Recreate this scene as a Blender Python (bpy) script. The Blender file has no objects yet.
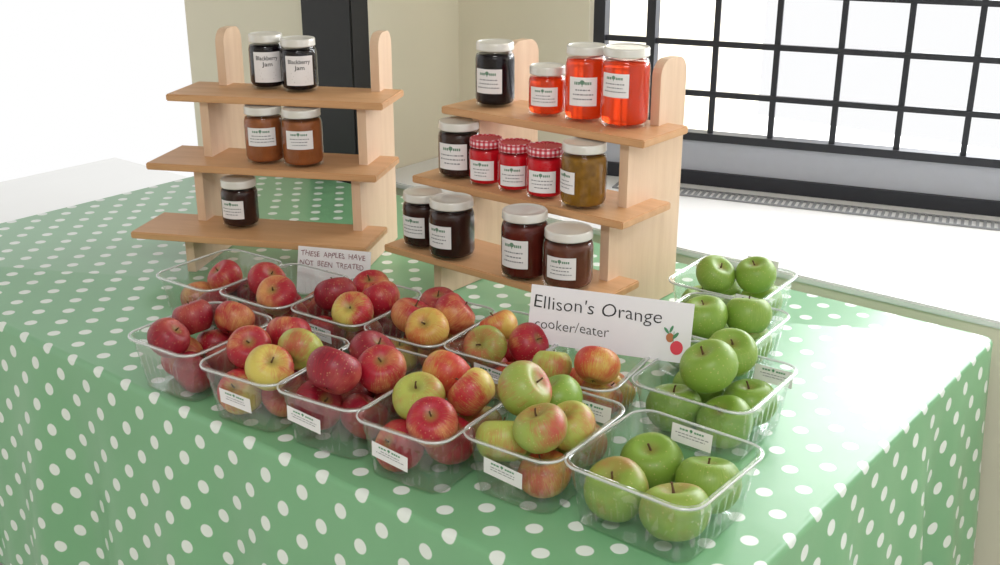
import bpy, bmesh, math, random
from mathutils import Vector, Matrix, Euler
random.seed(4)
SC=bpy.context.scene
COL=SC.collection
SC.view_settings.view_transform='Standard'

# ------------------------------------------------------------------ helpers
def link(o,parent=None):
    COL.objects.link(o)
    if parent is not None: o.parent=parent
    return o
def mesh_obj(name,verts,faces,mat=None,smooth=False,parent=None,uvs=None):
    me=bpy.data.meshes.new(name); me.from_pydata([tuple(v) for v in verts],[],faces); me.update()
    if smooth:
        me.polygons.foreach_set('use_smooth',[True]*len(me.polygons))
    if uvs is not None:
        ul=me.uv_layers.new(name='UVMap')
        for lp in me.loops: ul.data[lp.index].uv=uvs[lp.vertex_index]
    if mat: me.materials.append(mat)
    return link(bpy.data.objects.new(name,me),parent)
def empty(name,loc,rz=0):
    o=bpy.data.objects.new(name,None); o.empty_display_size=.02
    o.location=loc; o.rotation_euler=(0,0,rz); return link(o)
def tag(o,label,cat,group=None):
    o['label']=label; o['category']=cat
    if group: o['group']=group
def lathe(profile,seg=40,lob=None):
    v=[];f=[]
    n=len(profile)
    for (r,z) in profile:
        for i in range(seg):
            a=2*math.pi*i/seg
            v.append((r*math.cos(a),r*math.sin(a),z))
    for j in range(n-1):
        for i in range(seg):
            f.append((j*seg+i,j*seg+(i+1)%seg,(j+1)*seg+(i+1)%seg,(j+1)*seg+i))
    return v,f
def boxes(name,lst,mat,parent=None,bevel=0):
    bm=bmesh.new()
    for (x0,x1,y0,y1,z0,z1) in lst:
        m=Matrix.Translation(((x0+x1)/2,(y0+y1)/2,(z0+z1)/2))@Matrix.Diagonal((x1-x0,y1-y0,z1-z0,1))
        bmesh.ops.create_cube(bm,size=1,matrix=m)
    if bevel: bmesh.ops.bevel(bm,geom=bm.edges[:],offset=bevel,segments=2,affect='EDGES')
    me=bpy.data.meshes.new(name); bm.to_mesh(me); bm.free(); me.materials.append(mat)
    return link(bpy.data.objects.new(name,me),parent)
def text_mesh(body,size,bold=0.0,spacing=1.0):
    cu=bpy.data.curves.new('t','FONT'); cu.body=body; cu.size=size; cu.offset=bold; cu.space_character=spacing
    cu.resolution_u=3
    o=bpy.data.objects.new('t',cu); COL.objects.link(o)
    dg=bpy.context.evaluated_depsgraph_get()
    me=bpy.data.meshes.new_from_object(o.evaluated_get(dg))
    vs=[v.co.copy() for v in me.vertices]; fs=[tuple(p.vertices) for p in me.polygons]
    bpy.data.objects.remove(o); bpy.data.curves.remove(cu); bpy.data.meshes.remove(me)
    return vs,fs
def text_box(body,x0,x1,ybase,cap,bold=0.0,jit=0.0,rnd=None):
    """text mesh fitted to x0..x1 with capital height cap; jit gives an uneven hand-drawn line"""
    vs,fs=text_mesh(body,1.0,bold)
    mx=max(v.x for v in vs); mn=min(v.x for v in vs)
    sx=(x1-x0)/(mx-mn); sy=cap/0.70
    out=[]
    for v in vs:
        q=Vector((x0+(v.x-mn)*sx,ybase+v.y*sy,0))
        if jit:
            k=q.x/cap
            q.y+=cap*jit*(math.sin(k*1.9)+.6*math.sin(k*4.3+1)); q.x+=cap*jit*.9*math.sin(q.y/cap*2.5+k*1.3)
        out.append(q)
    return out,fs
def merge(parts):
    V=[];F=[]
    for v,f in parts:
        n=len(V); V+=list(v); F+=[tuple(i+n for i in q) for q in f]
    return V,F
def quad(x0,x1,y0,y1):
    return [Vector((x0,y0,0)),Vector((x1,y0,0)),Vector((x1,y1,0)),Vector((x0,y1,0))],[(0,1,2,3)]
def disc(cx,cy,rx,ry=None,n=20,rot=0):
    ry=ry or rx
    v=[]
    for i in range(n):
        a=2*math.pi*i/n; x=rx*math.cos(a); y=ry*math.sin(a)
        v.append(Vector((cx+x*math.cos(rot)-y*math.sin(rot),cy+x*math.sin(rot)+y*math.cos(rot),0)))
    return v,[tuple(range(n))]

# ------------------------------------------------------------------ materials
class NT:
    def __init__(s,name):
        s.m=bpy.data.materials.new(name); s.m.use_nodes=True
        s.t=s.m.node_tree; s.b=s.t.nodes['Principled BSDF']; s.out=s.t.nodes['Material Output']
    def n(s,t,**k):
        x=s.t.nodes.new(t)
        for a,b in k.items(): setattr(x,a,b)
        return x
    def l(s,a,b): s.t.links.new(a,b)
    def math(s,op,a,b=None):
        x=s.n('ShaderNodeMath',operation=op)
        for i,q in enumerate((a,b)):
            if q is None: continue
            if isinstance(q,(int,float)): x.inputs[i].default_value=q
            else: s.l(q,x.inputs[i])
        return x.outputs[0]
    def mix(s,fac,a,b):
        x=s.n('ShaderNodeMix',data_type='RGBA')
        for sock,q in ((x.inputs[0],fac),(x.inputs[6],a),(x.inputs[7],b)):
            if isinstance(q,(int,float)): sock.default_value=q
            elif isinstance(q,(tuple,list)): sock.default_value=(*q[:3],1)
            else: s.l(q,sock)
        return x.outputs[2]
    def ramp(s,fac,stops):
        x=s.n('ShaderNodeValToRGB'); e=x.color_ramp.elements
        while len(e)<len(stops): e.new(.5)
        for i,(p,c) in enumerate(stops):
            e[i].position=p; e[i].color=(*c,1) if not isinstance(c,(int,float)) else (c,c,c,1)
        s.l(fac,x.inputs[0]); return x.outputs[0]
    def noise(s,scale,vec=None,detail=3,rough=.5):
        x=s.n('ShaderNodeTexNoise'); x.inputs['Scale'].default_value=scale
        x.inputs['Detail'].default_value=detail; x.inputs['Roughness'].default_value=rough
        if vec: s.l(vec,x.inputs['Vector'])
        return x.outputs['Fac']
    def coord(s,which='Object',scale=None):
        c=s.n('ShaderNodeTexCoord').outputs[which]
        if scale:
            m=s.n('ShaderNodeMapping'); m.inputs['Scale'].default_value=scale; s.l(c,m.inputs[0]); c=m.outputs[0]
        return c
    def bump(s,h,strength=.2,dist=.002):
        b=s.n('ShaderNodeBump'); b.inputs['Strength'].default_value=strength; b.inputs['Distance'].default_value=dist
        s.l(h,b.inputs['Height']); s.l(b.outputs[0],s.b.inputs['Normal'])
def srgb(r,g,b):
    return tuple(((c/255)/12.92 if c<=10 else (((c/255)+.055)/1.055)**2.4) for c in (r,g,b))
def plain(name,col,rough=.5,metal=0,var=.06,scale=30,coat=0):
    t=NT(name); c=t.coord()
    nz=t.noise(scale,c)
    t.l(t.mix(nz,tuple(x*(1-var) for x in col),tuple(min(1,x*(1+var)) for x in col)),t.b.inputs['Base Color'])
    t.b.inputs['Roughness'].default_value=rough; t.b.inputs['Metallic'].default_value=metal
    t.b.inputs['Coat Weight'].default_value=coat
    return t.m
def wood(name,light,dark,axis=(1.5,14,14),rough=.45):
    t=NT(name); c=t.coord('Object',axis)
    n1=t.noise(3.0,c,5,.6); n2=t.noise(14,c,3,.6)
    w=t.n('ShaderNodeTexWave',wave_type='BANDS',bands_direction='Y'); w.inputs['Scale'].default_value=.7
    w.inputs['Distortion'].default_value=6; w.inputs['Detail'].default_value=3; t.l(c,w.inputs['Vector'])
    f=t.math('ADD',t.math('MULTIPLY',n1,.65),t.math('ADD',t.math('MULTIPLY',n2,.28),t.math('MULTIPLY',w.outputs['Fac'],.07)))
    t.l(t.ramp(f,[(.2,dark),(.75,light)]),t.b.inputs['Base Color'])
    t.b.inputs['Roughness'].default_value=rough
    t.bump(n2,.1,.0006)
    return t.m
def clear(name,tint=(.97,.98,.98),gl=1.0,base=.04,alpha_white=0.0,rough=.04,edge=.55):
    t=NT(name); t.t.nodes.remove(t.b)
    tr=t.n('ShaderNodeBsdfTransparent'); tr.inputs[0].default_value=(*tint,1)
    g=t.n('ShaderNodeBsdfGlossy'); g.inputs['Roughness'].default_value=rough; g.inputs[0].default_value=(gl,gl,gl,1)
    lw=t.n('ShaderNodeLayerWeight'); lw.inputs['Blend'].default_value=.35
    nz=t.noise(9,t.coord(),2)
    fac=t.math('ADD',t.math('MULTIPLY',t.math('POWER',lw.outputs['Facing'],2.2),edge),t.math('MULTIPLY',nz,base*2))
    mx=t.n('ShaderNodeMixShader'); t.l(fac,mx.inputs[0]); t.l(tr.outputs[0],mx.inputs[1]); t.l(g.outputs[0],mx.inputs[2])
    last=mx.outputs[0]
    if alpha_white:
        d=t.n('ShaderNodeBsdfDiffuse'); d.inputs[0].default_value=(.9,.92,.92,1)
        m2=t.n('ShaderNodeMixShader'); m2.inputs[0].default_value=alpha_white
        t.l(last,m2.inputs[1]); t.l(d.outputs[0],m2.inputs[2]); last=m2.outputs[0]
    t.l(last,t.out.inputs['Surface'])
    return t.m

M_wall=plain('cream_plaster',srgb(230,223,204),.85,var=.03,scale=6)
M_ceil=plain('ceiling_plaster',srgb(206,202,196),.9,var=.03,scale=6)
M_white=plain('white_sill_paint',srgb(236,236,238),.5,var=.02,scale=8)
M_floor=plain('pale_floor',srgb(238,238,236),.6,var=.03,scale=2)
M_dark=plain('dark_painted_timber',srgb(30,29,30),.55,var=.2)
M_frame=plain('dark_metal_frame',srgb(40,42,50),.5,var=.15)
M_pane=clear('window_pane_glass',(.985,.99,1.0),1.0,.006,0,.02,.1)
M_greyp=plain('grey_panel',srgb(182,186,196),.5,var=.05)
M_grille=plain('grille_metal',srgb(150,152,156),.4,.3)
M_shelf=wood('shelf_pine',srgb(220,172,126),srgb(194,144,98))
M_panel=wood('panel_plywood',srgb(230,200,172),srgb(212,178,148),(14,14,1.5))
M_table=wood('table_wood',srgb(150,110,80),srgb(110,76,50))
M_steel=plain('leg_steel',srgb(120,120,122),.35,.8)
M_glass=clear('jar_glass',(.975,.98,.98),1.0,.012,edge=.4)
M_plastic=clear('clear_plastic',(.94,.955,.955),1.0,.06,.022,.05,.8)
M_rim=clear('clear_plastic_rim',(.86,.89,.89),1.0,.3,.42,.08,.7)
M_lid=plain('white_enamel_lid',srgb(222,220,214),.28,.15,var=.04,coat=.4)
M_paper=plain('white_paper',srgb(238,236,238),.7,var=.02)
M_card=plain('laminated_card',srgb(240,240,247),.3,var=.015,coat=.3)
M_ink=plain('grey_ink',srgb(126,126,134),.7)
M_black=plain('black_ink',srgb(34,36,42),.6)
M_brownink=plain('red_brown_ink',srgb(140,88,94),.7)
M_greenink=plain('green_ink',srgb(84,148,108),.7)
M_logo=plain('grey_green_ink',srgb(108,144,122),.7)
M_redink=plain('red_ink',srgb(232,70,90),.6)
M_orangeink=plain('orange_ink',srgb(190,120,80),.6)
M_stem=plain('apple_stem',srgb(92,66,40),.8)
M_calyx=plain('apple_calyx',srgb(70,58,38),.9)

def jam(name,col,rough=.25,trans=0,var=.35,scale=60,spec=.25):
    t=NT(name); c=t.coord()
    nz=t.noise(scale,c,4)
    cc=t.mix(nz,tuple(x*(1-var) for x in col),tuple(min(1,x*(1+var)) for x in col))
    t.l(cc,t.b.inputs['Base Color']); t.b.inputs['Roughness'].default_value=rough
    t.b.inputs['Specular IOR Level'].default_value=spec
    if trans:
        t.b.inputs['Transmission Weight'].default_value=trans; t.b.inputs['IOR'].default_value=1.34
        t.b.inputs['Roughness'].default_value=.12
    return t.m
J_dark=jam('blackberry_jam',srgb(20,13,20)); J_plum=jam('plum_jam',srgb(92,34,26))
J_amber=jam('amber_brown_jam',srgb(116,70,56),var=.5,scale=40,trans=.25)
J_brown=jam('brown_chutney',srgb(150,88,50)); J_tan=jam('olive_amber_chutney',srgb(150,108,38),scale=90,var=.65,trans=.3)
J_choc=jam('dark_chutney',srgb(54,32,28)); J_red=jam('red_jam',srgb(205,20,36),var=.25)
J_orange=jam('orange_red_jelly',(.93,.075,.014),trans=.55,var=.08,scale=20,spec=.5)
# gingham lids
t=NT('red_gingham'); c=t.coord('Object')
sp=t.n('ShaderNodeSeparateXYZ'); t.l(c,sp.inputs[0])
def stripe(o):
    return t.math('GREATER_THAN',t.math('FRACT',t.math('MULTIPLY',t.math('ADD',o,5.0),110.0)),.5)
ang=t.math('MULTIPLY',t.math('ARCTAN2',sp.outputs[1],sp.outputs[0]),.032)
side=t.math('LESS_THAN',sp.outputs[2],-.0012)
sx=t.math('ADD',t.math('MULTIPLY',stripe(sp.outputs[0]),t.math('SUBTRACT',1.0,side)),t.math('MULTIPLY',stripe(ang),side))
sy=t.math('ADD',t.math('MULTIPLY',stripe(sp.outputs[1]),t.math('SUBTRACT',1.0,side)),t.math('MULTIPLY',stripe(sp.outputs[2]),side))
f=t.math('MULTIPLY',t.math('ADD',sx,sy),.5)
t.l(t.ramp(f,[(.1,srgb(236,215,220)),(.5,srgb(214,96,110)),(.95,srgb(176,20,40))]),t.b.inputs['Base Color'])
t.b.inputs['Roughness'].default_value=.35
M_gingham=t.m
# polka dot oilcloth
t=NT('green_polka_dot_oilcloth'); uv=t.coord('UV')
sp=t.n('ShaderNodeSeparateXYZ'); t.l(uv,sp.inputs[0])
CELL=.077; DR=.0112
def grid(off):
    u=t.math('SUBTRACT',t.math('FRACT',t.math('ADD',t.math('DIVIDE',sp.outputs[0],CELL),50+off)),.5)
    v=t.math('SUBTRACT',t.math('FRACT',t.math('ADD',t.math('DIVIDE',sp.outputs[1],CELL),50+off)),.5)
    d=t.math('SQRT',t.math('ADD',t.math('MULTIPLY',u,u),t.math('MULTIPLY',v,v)))
    mr=t.n('ShaderNodeMapRange'); t.l(d,mr.inputs[0]); mr.inputs[1].default_value=(DR+.0008)/CELL; mr.inputs[2].default_value=(DR-.0008)/CELL
    return mr.outputs[0]
dots=t.math('MAXIMUM',grid(0.0),grid(0.5))
nz=t.noise(5,t.coord(),3)
g=t.mix(nz,srgb(118,174,128),srgb(128,184,138))
t.l(t.mix(dots,g,srgb(232,240,234)),t.b.inputs['Base Color'])
t.b.inputs['Roughness'].default_value=.3; t.b.inputs['Specular IOR Level'].default_value=.6
t.bump(t.noise(14,t.coord(),2),.15,.004)
M_cloth=t.m
# apples
def apple_mat(name,base,blush,amount,spread=.25,deep=None,st=1.3):
    t=NT(name); c=t.coord()
    oi=t.n('ShaderNodeObjectInfo').outputs['Random']
    sp=t.n('ShaderNodeSeparateXYZ'); t.l(c,sp.inputs[0])
    az=t.math('ARCTAN2',sp.outputs[1],sp.outputs[0])
    cb=t.n('ShaderNodeCombineXYZ')
    t.l(t.math('MULTIPLY',t.math('COSINE',az),7.0),cb.inputs[0]); t.l(t.math('MULTIPLY',t.math('SINE',az),7.0),cb.inputs[1])
    t.l(t.math('ADD',t.math('MULTIPLY',sp.outputs[2],14.0),t.math('MULTIPLY',oi,30.0)),cb.inputs[2])
    streak=t.noise(4.6,cb.outputs[0],5,.8)
    m=t.n('ShaderNodeMapping'); t.l(c,m.inputs[0])
    cb2=t.n('ShaderNodeCombineXYZ'); t.l(t.math('MULTIPLY',oi,7.0),cb2.inputs[0]); t.l(cb2.outputs[0],m.inputs['Location'])
    big=t.noise(24,m.outputs[0],3,.55)
    side=t.math('MULTIPLY',sp.outputs[0],9.0)
    f=t.math('ADD',t.math('ADD',t.math('MULTIPLY',t.math('SUBTRACT',big,.5),2.2),t.math('MULTIPLY',t.math('SUBTRACT',streak,.5),st)),t.math('ADD',side,amount))
    f=t.math('ADD',f,t.math('MULTIPLY',t.math('SUBTRACT',oi,.5),.3))
    mr=t.n('ShaderNodeMapRange'); t.l(f,mr.inputs[0]); mr.inputs[1].default_value=.5-spread; mr.inputs[2].default_value=.5+spread
    sr=t.n('ShaderNodeMapRange'); t.l(streak,sr.inputs[0]); sr.inputs[1].default_value=.35; sr.inputs[2].default_value=.65
    blushc=t.mix(sr.outputs[0],deep or tuple(x*.6 for x in blush),blush)
    col=t.mix(mr.outputs[0],base,blushc)
    rad=t.math('SQRT',t.math('ADD',t.math('MULTIPLY',sp.outputs[0],sp.outputs[0]),t.math('MULTIPLY',sp.outputs[1],sp.outputs[1])))
    h=t.n('ShaderNodeMapRange'); t.l(rad,h.inputs[0]); h.inputs[1].default_value=.012; h.inputs[2].default_value=.003
    h=t.math('MULTIPLY',h.outputs[0],t.math('GREATER_THAN',sp.outputs[2],0.0))
    col=t.mix(t.math('MULTIPLY',h,.7),col,srgb(140,130,62))
    vo=t.n('ShaderNodeTexVoronoi'); vo.inputs['Scale'].default_value=190; t.l(c,vo.inputs['Vector'])
    sd=t.math('MULTIPLY',t.math('LESS_THAN',vo.outputs['Distance'],.16),.35)
    col=t.mix(sd,col,srgb(220,196,140))
    t.l(col,t.b.inputs['Base Color']); t.b.inputs['Roughness'].default_value=.45
    t.b.inputs['Coat Weight'].default_value=.06; t.b.inputs['Coat Roughness'].default_value=.2
    return t.m
AM={'dr':apple_mat('dark_red_skin',srgb(196,100,80),srgb(164,20,44),.98,.45,srgb(106,8,32),1.8),
 'r':apple_mat('red_skin',srgb(216,160,96),srgb(188,26,48),.80,.40,srgb(142,12,38),2.0),
 'ry':apple_mat('red_and_yellow_skin',srgb(204,188,92),srgb(200,48,56),.5,.32,srgb(162,24,44),2.2),
 'or':apple_mat('orange_red_skin',srgb(206,176,84),srgb(204,72,50),.58,.36,srgb(178,40,44),2.2),
 'yg':apple_mat('yellow_green_blush_skin',srgb(174,184,86),srgb(198,100,70),.22,.32,None,2.0),
 'g':apple_mat('green_skin',srgb(126,160,58),srgb(156,178,86),.2,.5,srgb(112,148,50)),
 'gs':apple_mat('green_soft_blush_skin',srgb(138,164,66),srgb(176,122,74),.18,.42,srgb(166,98,62),1.0),
 'gb':apple_mat('green_brown_blush_skin',srgb(148,168,76),srgb(186,84,62),.38,.35,srgb(162,62,54),2.0)}
ALAB={'dr':'dark red glossy apple','r':'red streaked apple','ry':'red apple with yellow flush','or':'orange red striped apple',
 'yg':'yellow green blushed apple','g':'plain green cooking apple','gb':'green apple with russet blush','gs':'green apple with soft russet blush'}

# ------------------------------------------------------------------ room
def struct(o,desc=None):
    o['kind']='structure'
    if desc: o['label']=desc
    return o
WX0,WX1=-2.85,1.2
RX0,RX1=-1.66,.9
RL=-2.10
YB=3.4
struct(boxes('wall_back',[(WX0,RL,2.05,YB,0,2.7),(RX1,WX1,2.05,YB,0,2.7),(RL,RX1,2.05,YB,0,.735),(RL,RX0,2.41,YB,.735,2.7),(RX0,RX1,2.05,YB,2.3,2.7)],M_wall),'unseen cream wall behind the camera')
struct(boxes('wall_front',[(-4,2.5,-2.1,-2.0,0,2.7)],M_wall),'unseen cream wall behind the camera')  # out of view, added to cut front light and darken reflections
struct(boxes('ceiling',[(-4,2.5,-2.1,YB,2.7,2.75)],M_ceil),'plain ceiling')  # out of view, added to block flat world light from above
struct(boxes('floor',[(-5.5,2.5,-2.1,YB,-.05,0)],M_floor),'pale hall floor')
struct(boxes('trim_1',[(RL,RX1,2.04,YB,.735,.75)],M_white,bevel=.003),'white painted deep window ledge')
wrot=math.radians(16); wloc=(RX0,2.43,0)
WL=(RX1-RX0)/math.cos(wrot)
gl=[(.1,WL-.1,-.115,-.109,.7505,.754),(.1,WL-.1,-.056,-.050,.7505,.754)]
x=.1
while x<WL-.1:
    gl.append((x,x+.007,-.109,-.056,.7505,.754)); x+=.016
o=struct(boxes('trim_2',gl,M_grille),'grey metal ventilation grille'); o.location=wloc; o.rotation_euler[2]=wrot
struct(boxes('trim_3',[(-2.270,-2.085,1.985,2.05,0,2.6)],M_dark,bevel=.004),'dark timber post')
fr=[(0,WL+.03,0,.04,.7505,.786),(0,WL+.03,0,.04,.866,.886),(0,.03,0,.04,.75,2.3),(WL-.03,WL+.03,0,.04,.75,2.3),(0,WL,0,.04,2.27,2.3),
    (.14,.162,0,.04,.88,2.3)]
x=.315
while x<WL-.05:
    fr.append((x-.007,x+.007,.01,.02,.88,2.3)); x+=.15
z=.985
while z<2.25:
    fr.append((0,WL,.008,.018,z-.007,z+.007)); z+=.125
win=boxes('window_1',fr,M_frame); struct(win,'dark metal window with wrought grid bars'); win.location=wloc; win.rotation_euler[2]=wrot
boxes('lower_panel',[(0,WL,.012,.02,.786,.866)],M_greyp,win)
mesh_obj('pane',[(0.02,.03,.88),(WL-.02,.03,.88),(WL-.02,.03,2.28),(.02,.03,2.28)],[(0,1,2,3)],M_pane,False,win)

# ------------------------------------------------------------------ table + cloth
TX0,TX1,TY0,TY1=-2.47,-.47,.895,1.965
TZ=.75
tab=empty('trestle_table',((TX0+TX1)/2,(TY0+TY1)/2,0))
cx,cy=tab.location.x,tab.location.y
boxes('tabletop',[(TX0+.008-cx,TX1-.008-cx,TY0+.008-cy,TY1-.008-cy,.715,.7475)],M_table,tab)
for sx_ in (-1,1):
    for sy_ in (-1,1):
        lx=sx_*((TX1-TX0)/2-.12); ly=sy_*((TY1-TY0)/2-.12)
        boxes('leg',[(lx-.018,lx+.018,ly-.018,ly+.018,0,.715)],M_steel,tab,bevel=.003)
tag(tab,'long trestle table hidden under a green spotted cloth','table')
V=[];F=[];UV=[]
def per():
    P=[]; st=.02; r=.02
    def seg(a,b,n,):
        L=(Vector(b)-Vector(a)).length; k=max(1,int(L/st))
        for i in range(k): P.append((Vector(a).lerp(Vector(b),i/k),Vector(n)))
    def arc(c,a0):
        for i in range(5):
            a=math.radians(a0+90*i/5); nn=Vector((math.cos(a),math.sin(a)))
            P.append((Vector(c)+nn*r,nn))
    seg((TX0+r,TY0),(TX1-r,TY0),(0,-1)); arc((TX1-r,TY0+r),-90)
    seg((TX1,TY0+r),(TX1,TY1-r),(1,0)); arc((TX1-r,TY1-r),0)
    seg((TX1-r,TY1),(TX0+r,TY1),(0,1)); arc((TX0+r,TY1-r),90)
    seg((TX0,TY1-r),(TX0,TY0+r),(-1,0)); arc((TX0+r,TY0+r),180)
    return P
P=per(); n=len(P)
V.append(((TX0+TX1)/2,(TY0+TY1)/2,TZ)); UV.append((V[0][0],V[0][1]))
drops=[0,.004,.008,.013,.02,.05,.1,.16,.24,.34,.46,.58]
for k,d in enumerate(drops):
    R=.01
    for i,(p,nn) in enumerate(P):
        if d<=.0157:
            a=min(d/R,math.pi/2); off=R*math.sin(a)-R; z=TZ-R*(1-math.cos(a))
        else: off=0; z=TZ-R-(d-.0157)
        s=p.x*1.0+p.y*1.3
        if nn.y>.3: rip=0
        else: rip=(.5*math.sin(s*17)+.35*math.sin(s*31+1.3)+.65)*min(1,max(0,(d-.02))/.4)*.035
        q=p+nn*(off+rip)
        V.append((q.x,q.y,z)); w=p+nn*d; UV.append((w.x,w.y))
for i in range(n): F.append((0,1+i,1+(i+1)%n))
for k in range(len(drops)-1):
    for i in range(n):
        a=1+k*n+i;b=1+k*n+(i+1)%n
        F.append((a,a+n,b+n,b))
cl=mesh_obj('tablecloth',V,F,M_cloth,True,uvs=UV)
tag(cl,'green oilcloth with white polka dots draped over table','tablecloth')
SZ=TZ+.0012

# ------------------------------------------------------------------ shelf stands
def build_stand():
    levels=[(.826-SZ,.84-SZ,-.015,.125,-.492),(.948-SZ,.962-SZ,.062,.22,-.486),(1.078-SZ,1.092-SZ,.118,.266,-.457)]
    root=empty('tiered_display_stand',(0,0,0))
    prof=[(.02,0),(.02,levels[0][0]),(.085,levels[0][0]),(.085,levels[1][0]),(.137,levels[1][0]),(.137,levels[2][0]),(.232,levels[2][0])]
    zt=1.207-SZ
    ear=[(.232,levels[2][0]+.03)]
    for i in range(7):
        a=math.pi-math.pi/2*i/6; ear.append((.232+.03+.03*math.cos(a),zt-.03+.03*math.sin(a)))
    for i in range(7):
        a=math.pi/2-math.pi/2*i/6; ear.append((.32-.03+.03*math.cos(a),zt-.03+.03*math.sin(a)))
    poly=prof+ear+[(.32,0)]
    for xc in (-.385,-.05):
        v=[(xc-.009,y,z) for y,z in poly]+[(xc+.009,y,z) for y,z in poly]
        m=len(poly)
        f=[tuple(range(m))[::-1],tuple(range(m,2*m))]+[(i,(i+1)%m,(i+1)%m+m,i+m) for i in range(m)]
        mesh_obj('side_panel',v,f,M_panel,False,root)
    for (z0,z1,y0,y1,x0) in levels:
        boxes('shelf',[(x0,0,y0,y1,z0,z1)],M_shelf,root,bevel=.002)
    return root
st1=build_stand(); st1.location=(-.983,1.48,SZ)
tag(st1,'pine three-tier shelf stand full of jam jars','display stand','tiered display stands')
st2=bpy.data.objects.new('tiered_display_stand',None); st2.empty_display_size=.02; link(st2)
for c_ in list(st1.children):
    k=c_.copy(); link(k,st2)
st2.location=(-1.492,1.440,SZ); st2.rotation_euler=(0,0,math.radians(27))
tag(st2,'pine three-tier shelf stand beside the dark post','display stand','tiered display stands')

# ------------------------------------------------------------------ jars
def bend(vs,r,z0):
    out=[]
    for v in vs:
        a=v.x/r
        out.append(Vector((r*math.cos(a),r*math.sin(a),z0+v.y)))
    return out
def label_patch(w,h,n=14):
    v=[];f=[]
    for i in range(n+1):
        x=-w/2+w*i/n
        v+= [Vector((x,-h/2,0)),Vector((x,h/2,0))]
    for i in range(n): f.append((2*i,2*i+2,2*i+3,2*i+1))
    return v,f
def logo_mark(w,h):
    y=h*.30; p=[disc(-w*.02,y+h*.03,h*.085,h*.085,10),quad(-w*.02-h*.014,-w*.02+h*.014,y-h*.11,y)]
    for a,b in ((-.30,-.255),(-.235,-.18),(-.16,-.10),(.06,.105),(.12,.165),(.18,.225),(.245,.29)):
        p.append(quad(w*a,w*b,y-h*.055,y+h*.045))
    return merge(p)
def printed(w,h,rows,rnd):
    parts=[]
    for k in range(rows):
        y=h*.06-k*h*.16; end=w*rnd.uniform(.24,.42); x=-end
        while x<end:
            l=w*rnd.uniform(.03,.10)
            parts.append(quad(x,min(x+l,end+.001),y-h*.022,y+h*.022)); x+=l+w*.025
    return merge(parts)
rj=random.Random(9)
def jar(x,y,z,r,h,fill,phi,hw,lab,lid='white',words=None,lz=.42,lh=.38,group='jam jars on the pine stand'):
    ang=math.atan2(-y,-x)-math.radians(phi)
    root=empty('jam_jar',(x,y,z+.0008),ang)
    lidh=.0155
    nz=h-lidh
    pro=[(.0,.003),(.6*r,.003),(.8*r,.0),(.93*r,.0015),(.985*r,.006),(r,.013),(r,.80*nz),(.99*r,.86*nz),(.95*r,.925*nz),(.90*r,.965*nz),(.875*r,.98*nz),(.875*r,h-.003)]
    v,f=lathe(pro,44); mesh_obj('glass_jar',v,f,M_glass,True,root)
    c=.975
    pc=[(0,.005),(.78*r,.005),(.92*r,.008),(c*r,.015),(c*r,.80*nz),(.965*r,.86*nz),(.925*r,.915*nz),(.9*r,.925*nz),(0,.927*nz)]
    v,f=lathe(pc,44); mesh_obj('preserve',v,f,fill,True,root)
    rl=.945*r
    pl=[(rl*.97,-lidh),(rl,-lidh+.0008),(rl*1.012,-lidh+.002),(rl,-lidh+.0034),(rl,-.0032),(rl*.985,-.0012),(rl*.96,-.0002),(rl*.93,0),(rl*.90,-.0003),(rl*.885,-.0016),(rl*.87,-.0019),(rl*.5,-.0017),(0,-.0015)]
    v,f=lathe(pl,56)
    lo=mesh_obj('lid',v,f,M_gingham if lid=='gingham' else M_lid,True,root); lo.location=(0,0,h)
    lo['label']='red and white gingham lid' if lid=='gingham' else 'white metal screw lid'
    w=2*math.radians(hw)*r; lhh=lh*h; zc=lz*h
    pv,pf=label_patch(w,lhh)
    lb=mesh_obj('label',bend(pv,r*1.006,zc),pf,M_paper,True,root)
    if words:
        parts=[]
        hh=lhh*.135
        for i,wd in enumerate(words):
            ww=min(w*.78,len(wd)*hh*.85)
            parts.append(text_box(wd,-ww/2,ww/2,lhh*(.24-.2*i),hh,.012))
        for k,q in enumerate((.30,.22,.28,.2)):
            parts.append(quad(-w*q,w*q,-lhh*(.08+.1*k)-.0005,-lhh*(.08+.1*k)+.0004))
        tv,tf=merge(parts)
        mesh_obj('lettering',bend(tv,r*1.012,zc),tf,M_black,False,lb)
    else:
        tv,tf=printed(w,lhh,3,rj)
        mesh_obj('lettering',bend(tv,r*1.012,zc),tf,M_ink,False,lb)
        tv,tf=logo_mark(w,lhh)
        mesh_obj('logo',bend(tv,r*1.013,zc),tf,M_logo,False,lb)
    tag(root,lab,'jam jar',group)
    return root
g1='jam jars on the full pine stand'; g2='jam jars on the stand beside the post'
jar(-1.366,1.672,1.092,.0382,.121,J_dark,22,42,'tall jar of near-black jam, white lid, pine top shelf',group=g1)
jar(-1.236,1.664,1.092,.0345,.091,J_orange,12,46,'small jar of orange red jelly with white lid',group=g1)
jar(-1.157,1.674,1.092,.0378,.134,J_orange,8,40,'tall jar of bright orange red jelly, white lid',group=g1)
jar(-1.076,1.680,1.092,.0428,.138,J_orange,28,36,'large jar of orange red jelly at shelf end',lz=.55,lh=.3,group=g1)
jar(-1.396,1.600,.962,.0415,.108,J_choc,22,42,'squat jar of dark chutney with silvery white lid',lh=.46,group=g1)
jar(-1.319,1.588,.962,.0328,.088,J_red,20,45,'small jar of red jam with gingham lid',lid='gingham',lh=.42,lz=.36,group=g1)
jar(-1.251,1.589,.962,.0325,.090,J_red,10,45,'small jar of red jam with gingham lid',lid='gingham',lh=.42,lz=.36,group=g1)
jar(-1.181,1.588,.962,.0345,.094,J_red,12,45,'small jar of red jam with gingham lid',lid='gingham',lh=.42,lz=.36,group=g1)
jar(-1.094,1.584,.962,.0410,.1145,J_tan,52,30,'tall jar of golden brown chutney, grey white lid',lh=.34,group=g1)
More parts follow.
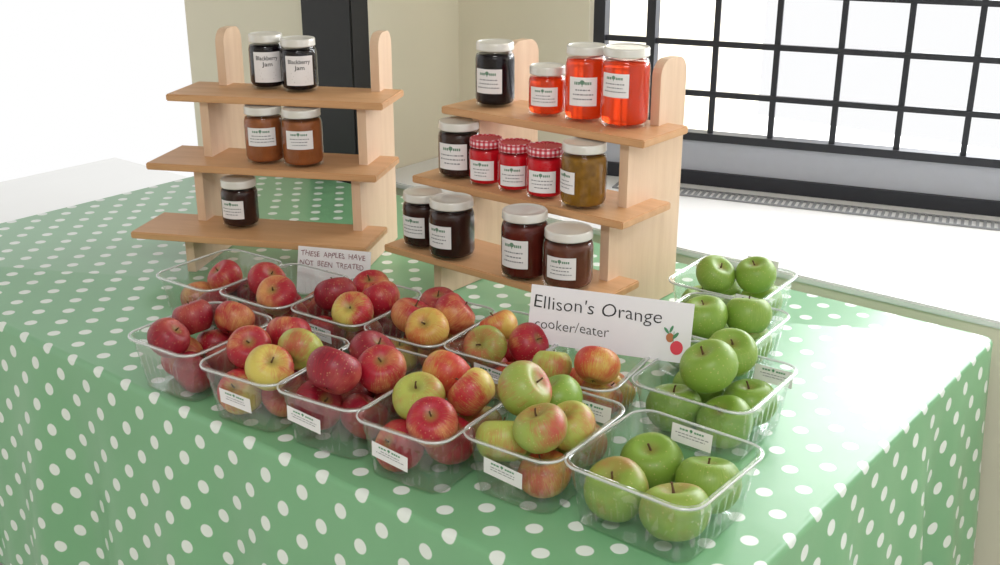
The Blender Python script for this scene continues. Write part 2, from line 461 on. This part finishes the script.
jar(-1.413,1.512,.84,.0395,.1065,J_choc,35,38,'jar of dark brown chutney, bottom pine shelf',group=g1)
jar(-1.328,1.498,.84,.043,.112,J_choc,38,36,'squat wide jar of dark brown chutney',group=g1)
jar(-1.157,1.498,.84,.0425,.122,J_plum,30,38,'tall jar of reddish brown plum jam, white lid',lh=.42,group=g1)
jar(-1.068,1.506,.84,.0440,.104,J_amber,18,36,'squat jar of amber brown chutney at shelf end',group=g1)
jar(-1.848,1.518,1.092,.0365,.11,J_dark,0,46,'jar of black jam with white lid and lettering',words=['Blackberry','Jam'],lh=.56,lz=.42,group=g2)
jar(-1.772,1.538,1.092,.037,.106,J_dark,0,46,'jar of black jam with white lid and lettering',words=['Blackberry','Jam'],lh=.56,lz=.42,group=g2)
jar(-1.774,1.437,.962,.039,.1145,J_brown,10,44,'jar of mid brown chutney, white lid, middle shelf',lh=.32,lz=.5,group=g2)
jar(-1.695,1.468,.962,.0405,.1145,J_brown,10,40,'jar of mid brown chutney, white lid, middle shelf',lh=.32,lz=.5,group=g2)
jar(-1.786,1.372,.84,.037,.098,J_choc,30,40,'jar of dark chutney alone on bottom shelf',group=g2)

# ------------------------------------------------------------------ punnets
def loop_pts(w,d,r,nper=26,nc=6):
    pts=[]
    segs=[((w/2-r,-d/2+r),-90),((w/2-r,d/2-r),0),((-w/2+r,d/2-r),90),((-w/2+r,-d/2+r),180)]
    starts=[((-w/2+r,-d/2),(w/2-r,-d/2),(0,-1)),((w/2,-d/2+r),(w/2,d/2-r),(1,0)),((w/2-r,d/2),(-w/2+r,d/2),(0,1)),((-w/2,d/2-r),(-w/2,-d/2+r),(-1,0))]
    for k in range(4):
        a,b,n=starts[k]
        for i in range(nper):
            u=i/nper; pts.append((a[0]+(b[0]-a[0])*u,a[1]+(b[1]-a[1])*u,n[0],n[1],i))
        c,a0=segs[k]
        for i in range(nc):
            q=math.radians(a0+90*i/nc); pts.append((c[0]+r*math.cos(q),c[1]+r*math.sin(q),math.cos(q),math.sin(q),-1))
    return pts
PH=.088
def taper(w,z): return w-.022*(1-z/PH)
def build_tray(w,d):
    lv=[]
    def ring(W_,D_,R_,z,rib=0): lv.append((W_,D_,R_,z,rib))
    ring(w-.075,d-.075,.012,.0035); ring(w-.055,d-.055,.015,.001); ring(w-.036,d-.036,.018,.0); ring(w-.027,d-.027,.021,.003)
    for z in (.008,.014,.025,.04,.058,.064): ring(taper(w,z)-.006,taper(d,z)-.006,.023,z,0 if z in(.008,.064) else .0014)
    ring(w-.009,d-.009,.024,.067); ring(w-.008,d-.008,.025,PH-.0025)
    ring(w-.006,d-.006,.025,PH-.0002); ring(w+.004,d+.004,.029,PH); ring(w+.006,d+.006,.030,PH-.0015); ring(w+.006,d+.006,.030,PH-.005)
    V=[];F=[];n=None
    V.append((0,0,.003))
    for (W_,D_,R_,z,rib) in lv:
        pts=loop_pts(W_,D_,R_); n=len(pts)
        for (x,y,nx,ny,i) in pts:
            o=rib*(1 if (i>=0 and (i//2)%2==0) else -1) if i>=0 else 0
            V.append((x+nx*o,y+ny*o,z))
    for i in range(n): F.append((0,1+(i+1)%n,1+i))
    for k in range(len(lv)-1):
        for i in range(n):
            a=1+k*n+i;b=1+k*n+(i+1)%n
            F.append((a,b,b+n,a+n))
    RV=[];RF=[]
    pts=loop_pts(w+.005,d+.005,.0295); m=len(pts); K=6
    for (x,y,nx,ny,i) in pts:
        for k in range(K):
            a=2*math.pi*k/K; RV.append((x+nx*.0015*math.cos(a),y+ny*.0015*math.cos(a),PH-.0014+.0018*math.sin(a)))
    for i in range(m):
        for k in range(K):
            RF.append((i*K+k,((i+1)%m)*K+k,((i+1)%m)*K+(k+1)%K,i*K+(k+1)%K))
    return (V,F),(RV,RF)
TR={}
def punnet(x,y,w,d,rot,labs,desc):
    root=empty('fruit_punnet',(x,y,SZ),math.radians(rot))
    key=(w,d)
    if key not in TR:
        (V,F),(RV,RF)=build_tray(w,d)
        a=mesh_obj('tray',V,F,M_plastic,True,root); b=mesh_obj('rim',RV,RF,M_rim,True,root)
        TR[key]=(a,b)
    else:
        for q in TR[key]:
            k=q.copy(); link(k,root)
    for (side,off,drop,roll) in labs:
        zc=PH-drop
        lw,lh=.060,.025
        base=mesh_obj('price_label',*quad(-lw/2,lw/2,-lh/2,lh/2),M_paper,False,root)
        pv,pf=printed(lw,lh,2,rj)
        t1=mesh_obj('lettering',[v+Vector((0,0,.0004)) for v in pv],pf,M_ink,False,base)
        tv,tf=logo_mark(lw,lh)
        t2=mesh_obj('logo',[v+Vector((0,0,.0006)) for v in tv],tf,M_greenink,False,base)
        sl=math.atan(.011/PH)
        if side=='front':
            base.location=(off,-(taper(d,zc)/2-.003)-.0042,zc); base.rotation_euler=(math.pi/2+sl,math.radians(roll),0)
        elif side=='back':
            base.location=(off,(taper(d,zc)/2-.006)-.003,zc); base.rotation_euler=(math.pi/2-sl,math.radians(roll),0)
    tag(root,desc,'fruit punnet','clear punnets of apples')
    return root
def apple_mesh(seed,squash):
    rr=random.Random(seed); V=[];F=[]; nu,nv=28,20
    ph=rr.uniform(0,6)
    prof=[]
    for j in range(nv+1):
        th=math.pi*j/nv
        s=math.sin(th); c=math.cos(th)
        r=(s**.94)*(1+.055*c)
        z=c*squash
        top=math.exp(-(th/.42)**2); bot=math.exp(-((math.pi-th)/.36)**2)
        z-=.34*top; z+=.20*bot
        prof.append((r,z))
    for j,(r,z) in enumerate(prof):
        for i in range(nu):
            a=2*math.pi*i/nu
            lob=1+.016*math.cos(5*a+ph)*(1 if j>nv/2 else .5)+.018*math.cos(a+ph)+.014*math.cos(2*a+ph*2)
            V.append((r*lob*math.cos(a),r*lob*math.sin(a),z*(1+.015*math.cos(a+ph+1))+ (.014*math.cos(5*a+ph) if j>nv*.7 else 0)*r))
    for j in range(nv):
        for i in range(nu):
            a=j*nu+i;b=j*nu+(i+1)%nu
            F.append((a,a+nu,b+nu,b))
    return V,F
AV=[apple_mesh(s,q) for s,q in ((1,.88),(2,.92),(3,.84),(4,.90))]
UNIT=.034
acache={}
def stem_mesh():
    v=[];f=[];K=6
    for j,(x,z,r) in enumerate([(0,.50,.05),(.02,.64,.035),(.05,.74,.03),(.08,.81,.042),(.09,.83,.01)]):
        for k in range(K):
            a=2*math.pi*k/K; v.append((x+r*math.cos(a),r*math.sin(a),z))
    for j in range(4):
        for k in range(K): f.append((j*K+k,j*K+(k+1)%K,(j+1)*K+(k+1)%K,(j+1)*K+k))
    return v,f
def calyx_mesh():
    v=[(0,0,-.68)];f=[]
    for k in range(10):
        a=2*math.pi*k/10; r=.15 if k%2==0 else .06
        v.append((r*math.cos(a),r*math.sin(a),-.69-(.06 if k%2==0 else 0)))
    for k in range(10): f.append((0,1+(k+1)%10,1+k))
    return v,f
SM=None
def apple(x,y,z,r,kind,rot,desc):
    global SM
    vi=random.randrange(4); key=(vi,kind)
    if key not in acache:
        me=bpy.data.meshes.new('apple'); me.from_pydata([tuple(c*UNIT for c in v) for v in AV[vi][0]],[],AV[vi][1]); me.update()
        me.polygons.foreach_set('use_smooth',[True]*len(me.polygons)); me.materials.append(AM[kind]); acache[key]=me
    o=bpy.data.objects.new('apple',acache[key]); link(o)
    o.location=(x,y,z); o.rotation_euler=rot; s=r/UNIT; o.scale=(s,s,s)
    if SM is None:
        a=bpy.data.meshes.new('stem'); v,f=stem_mesh(); a.from_pydata([tuple(c*UNIT for c in q) for q in v],[],f); a.materials.append(M_stem)
        b=bpy.data.meshes.new('calyx'); v,f=calyx_mesh(); b.from_pydata([tuple(c*UNIT for c in q) for q in v],[],f); b.materials.append(M_calyx)
        SM=(a,b)
    link(bpy.data.objects.new('stem',SM[0]),o); link(bpy.data.objects.new('calyx',SM[1]),o)
    tag(o,desc,'apple','apples in the clear punnets')
    return o
def settle(w,d,ap,it=500):
    P=[[a[0]/100,a[1]/100,(.036 if a[2]=='L' else .094),a[3]] for a in ap]
    for k in range(it):
        for q in P: q[2]-=.0004 if k<it-80 else 0
        for i in range(len(P)):
            for j in range(i+1,len(P)):
                A=P[i];B=P[j]; dv=Vector((B[0]-A[0],B[1]-A[1],B[2]-A[2])); L=dv.length or 1e-4
                m=(A[3]+B[3])*.985
                if L<m:
                    push=dv/L*(m-L)*.5
                    for c in range(3): A[c]-=push[c]; B[c]+=push[c]
        for q in P:
            q[2]=max(q[2],q[3]*.9+.004)
            zz=min(max(q[2],0),PH)
            hw=taper(w,zz)/2-.004-q[3]*.99; hd=taper(d,zz)/2-.004-q[3]*.99
            q[0]=max(-hw,min(hw,q[0])); q[1]=max(-hd,min(hd,q[1]))
    return P
def fill(x,y,w,d,rot,ap,labs,desc,where):
    punnet(x,y,w,d,rot,labs,desc)
    P=settle(w,d,ap); R=math.radians(rot)
    for (lx,ly,lz,r),a in zip(P,ap):
        wx=x+lx*math.cos(R)-ly*math.sin(R); wy=y+lx*math.sin(R)+ly*math.cos(R)
        tl=a[5] if len(a)>5 else None
        m_=.5 if a[4] in('g','gs') else .9
        if tl is None: tl=(random.uniform(-m_,m_),random.uniform(-m_,m_),random.uniform(0,6.28))
        apple(wx,wy,SZ+lz,r,a[4],tl,ALAB[a[4]]+' '+where)
W1,D1=.150,.185
red='among red apples in a punnet'; mx='among striped apples in a punnet'; gn='among green apples in a punnet'
dred='clear plastic punnet heaped with dark red apples'
fill(-1.240,.996,.150,.188,8,[(-3.5,-4,'L',.035,'ry'),(3.4,-5,'L',.035,'r'),(-3,4,'L',.035,'r'),(3,4,'L',.035,'r'),(2.2,.6,'H',.0355,'yg'),(3.2,-6,'H',.035,'ry'),(-3.2,-3,'H',.034,'r'),(-1.5,6,'H',.0355,'r')],[('front',-.002,.042,4)],'clear plastic punnet of red and yellow apples',red)
fill(-1.092,1.022,.150,.2,8,[(-3.7,-5.4,'L',.0370,'dr'),(3.4,-5.4,'L',.037,'dr'),(-3,4,'L',.036,'dr'),(3,4.4,'L',.036,'dr'),(-1.8,-4.2,'H',.0385,'dr'),(-2.2,4.6,'H',.037,'dr'),(3.6,1.5,'H',.036,'r')],[('front',-.022,.038,8)],dred,red)
fill(-.940,1.028,.146,.2,6,[(-3.6,-5,'L',.0355,'r'),(3.6,-5.5,'L',.037,'r'),(-2.8,3.4,'L',.035,'or'),(3.2,4.4,'L',.034,'yg'),(-1.6,-2.6,'H',.0370,'yg',(.3,-.3,1.0)),(-1.6,5.2,'H',.0365,'or'),(3.6,1,'H',.035,'ry'),(3.6,-5,'H',.034,'r')],[('front',-.012,.044,8)],'clear plastic punnet of orange red and yellow green apples',mx)
fill(-.795,1.078,.145,.195,4,[(-3.4,-5.5,'L',.0360,'yg'),(3.6,-5.2,'L',.035,'or'),(-3.5,3.5,'L',.034,'yg'),(3.5,4.5,'L',.035,'gb'),(-2.6,-2.2,'H',.0380,'gb',(.9,-.1,2.0)),(-2.0,5.6,'H',.0365,'g'),(3.7,-4.2,'H',.0360,'gb'),(3.7,2.2,'H',.034,'yg')],[('front',-.004,.038,6),('back',.02,.018,0)],'clear plastic punnet of yellow green blushed apples',mx)
fill(-.622,1.094,.188,.19,0,[(-5,4.5,'L',.0415,'g'),(3.6,4.2,'L',.042,'g'),(-4.2,-4.2,'L',.0415,'gs'),(4.3,-4,'L',.0435,'gs')],[('back',-.01,.014,0)],'clear plastic punnet of four large green apples',gn)
fill(-1.302,1.226,W1,D1,5,[(-3,-4,'L',.034,'r'),(3,-4,'L',.035,'r'),(-3,4,'L',.034,'r'),(3,4,'L',.034,'dr'),(-2.5,-3.5,'H',.037,'dr'),(-2,3.2,'H',.034,'r'),(3.4,-4,'H',.034,'ry'),(3.6,3,'H',.034,'r')],[('front',-.01,.03,4)],dred,red)
fill(-1.456,1.200,W1,D1,4,[(-3,-4,'L',.034,'dr'),(3,-4,'L',.034,'ry'),(-3,4,'L',.033,'r'),(3,4,'L',.034,'r'),(-3,-3.5,'H',.034,'r'),(3.4,-4,'H',.035,'r')],[],dred,red)
fill(-1.41,.988,W1,D1,4,[(-3,-4,'L',.034,'r'),(3,-4,'L',.034,'dr'),(-3,4,'L',.033,'r'),(3,4,'L',.034,'dr'),(3,4,'H',.033,'r'),(1,-4,'H',.033,'dr'),(-3.5,2,'H',.033,'dr')],[],dred,red)
fill(-1.61,1.18,W1,D1,4,[(-3,-4,'L',.033,'r'),(3,-4,'L',.034,'dr'),(-3,4,'L',.033,'dr'),(3,4,'L',.033,'dr'),(2.5,0,'H',.033,'r')],[],'clear plastic punnet part filled with dark red apples',red)
fill(-1.15,1.242,.145,D1,6,[(-3.4,-5,'L',.034,'ry'),(3.4,-5,'L',.035,'or'),(-3,3.4,'L',.034,'r'),(3,3.4,'L',.034,'ry'),(-2.5,4.5,'H',.034,'dr'),(3.1,2.5,'H',.035,'r'),(-2.4,-3,'H',.0345,'r'),(3.2,-5,'H',.0345,'or')],[('front',-.035,.025,-8)],'clear plastic punnet of orange and red apples',mx)
fill(-1.003,1.268,.145,D1,6,[(-3.2,-5,'L',.034,'r'),(3.4,-5,'L',.034,'or'),(-3,3.4,'L',.033,'r'),(3,3.4,'L',.032,'ry'),(-2.6,-4.6,'H',.034,'gb'),(2.8,-.4,'H',.033,'r'),(-3,3,'H',.032,'or')],[('front',.02,.025,4)],'clear plastic punnet of green and orange red apples',mx)
fill(-.857,1.268,.14,.165,10,[(-3.2,-4,'L',.032,'or'),(3.2,-4,'L',.033,'or'),(-3,4,'L',.029,'or'),(3,4,'L',.030,'or'),(-2.5,-5.2,'H',.029,'yg'),(2.4,-4.4,'H',.034,'or')],[],'clear plastic punnet of orange red apples under the sign',mx)
fill(-.690,1.345,.182,.19,3,[(-4.4,-4.5,'L',.041,'g'),(4,-4.5,'L',.041,'g'),(-4.2,4.3,'L',.040,'g'),(4.1,4.3,'L',.040,'g'),(.8,-3,'H',.0415,'g'),(2.5,4.8,'H',.038,'g')],[('back',.055,.02,0)],'clear plastic punnet of large green cooking apples',gn)
fill(-.790,1.54,.178,.178,3,[(-4,-4,'L',.040,'g'),(4,-4,'L',.040,'g'),(-4,4,'L',.039,'g'),(4,4,'L',.039,'g'),(-3,-4,'H',.037,'g'),(3.5,-3,'H',.037,'g')],[('back',.02,-.002,0)],'clear plastic punnet of green apples',gn)
fill(-.865,1.728,.178,.178,3,[(-4,-4,'L',.039,'g'),(4,-4,'L',.039,'g'),(-4,4,'L',.038,'g'),(4,4,'L',.038,'g'),(-3,-4.5,'H',.035,'g'),(3.5,-4,'H',.035,'g')],[('back',.02,-.002,0)],'clear plastic punnet of green apples near the window ledge',gn)

# ------------------------------------------------------------------ sign
sg=empty('produce_sign',(-.858,1.3135,.8365),0)
sw,sh=.251,.09
def slab(w,h,t):
    return [(-w/2,-t/2,0),(w/2,-t/2,0),(w/2,t/2,0),(-w/2,t/2,0),(-w/2,-t/2,h),(w/2,-t/2,h),(w/2,t/2,h),(-w/2,t/2,h)],[(0,1,5,4),(1,2,6,5),(2,3,7,6),(3,0,4,7),(4,5,6,7),(3,2,1,0)]
v,f=slab(sw,sh,.0012)
sg.rotation_euler=(math.radians(-14),0,math.atan2(.083,.237))
cd=mesh_obj('card',v,f,M_card,False,sg)
def flat(name,vf,mat,par,d=.0011):
    return mesh_obj(name,[(v.x,-d,v.y) for v in vf[0]],vf[1],mat,False,par)
flat('lettering',text_box("Ellison's Orange",-sw/2+.007,sw/2-.046,.055,.020,-.008,.04),M_black,cd)
flat('lettering',text_box("cooker/eater",-sw/2+.010,-sw/2+.128,.024,.0155,-.009,.045),M_black,cd)
flat('red_fruit_picture',disc(sw/2-.020,.022,.0095,.0105),M_redink,cd)
flat('orange_fruit_picture',disc(sw/2-.031,.036,.006,.007),M_orangeink,cd,.0012)
flat('leaf_picture',merge([disc(sw/2-.023,.040,.0065,.0024,12,.9),disc(sw/2-.037,.046,.006,.0020,12,2.3),disc(sw/2-.030,.049,.006,.0020,12,1.2),quad(sw/2-.0262,sw/2-.0254,.028,.046)]),M_greenink,cd,.0013)
tag(sg,"white laminated card sign reading Ellison's Orange cooker/eater",'sign')
nc_=empty('handwritten_card',(-1.488,1.338,.769),0)
nc_.rotation_euler=(math.radians(-14),0,math.atan2(.052,.134)+.05)
v,f=slab(.146,.088,.0006)
pc=mesh_obj('card',v,f,M_paper,False,nc_)
flat('lettering',text_box('THESE  APPLES  HAVE',-.066,.062,.071,.0098,-.002,.09),M_brownink,pc)
flat('lettering',text_box('NOT  BEEN  TREATED',-.068,.060,.053,.0098,-.002,.09),M_brownink,pc)
tag(nc_,'small white card with handwritten capitals leaning on punnets','sign')

# ------------------------------------------------------------------ light
w=bpy.data.worlds.new('World'); SC.world=w; w.use_nodes=True
w.node_tree.nodes['Background'].inputs[0].default_value=(1,1,1,1); w.node_tree.nodes['Background'].inputs[1].default_value=1.0
def area(name,loc,tgt,sx_,sy_,e,col=(1,1,1)):
    l=bpy.data.lights.new(name,'AREA'); l.shape='RECTANGLE'; l.size=sx_; l.size_y=sy_; l.energy=e; l.color=col
    o=bpy.data.objects.new(name,l); o.location=loc; o.rotation_euler=(Vector(tgt)-Vector(loc)).to_track_quat('-Z','Y').to_euler(); link(o); return o
area('window_daylight',(-.3,3.9,2.1),(-.8,1.4,.8),2.6,1.8,165,(.96,.98,1))
area('added_fill_light',(.2,-.2,2.66),(-1.0,1.4,.8),1.0,.5,31,(.98,.98,1))  # added overhead fill, brightens the table; no known fitting here
# ------------------------------------------------------------------ camera
cam=bpy.data.cameras.new('camera'); co=bpy.data.objects.new('camera',cam); link(co)
cam.sensor_width=36; cam.lens=1129/1000*36; cam.clip_start=.02
co.location=(0,0,1.53)
h=Vector((-math.cos(math.radians(51)),math.sin(math.radians(51)),0)); p=math.radians(20.4)
d=h*math.cos(p)+Vector((0,0,-math.sin(p)))
co.rotation_euler=d.to_track_quat('-Z','Y').to_euler()
SC.camera=co
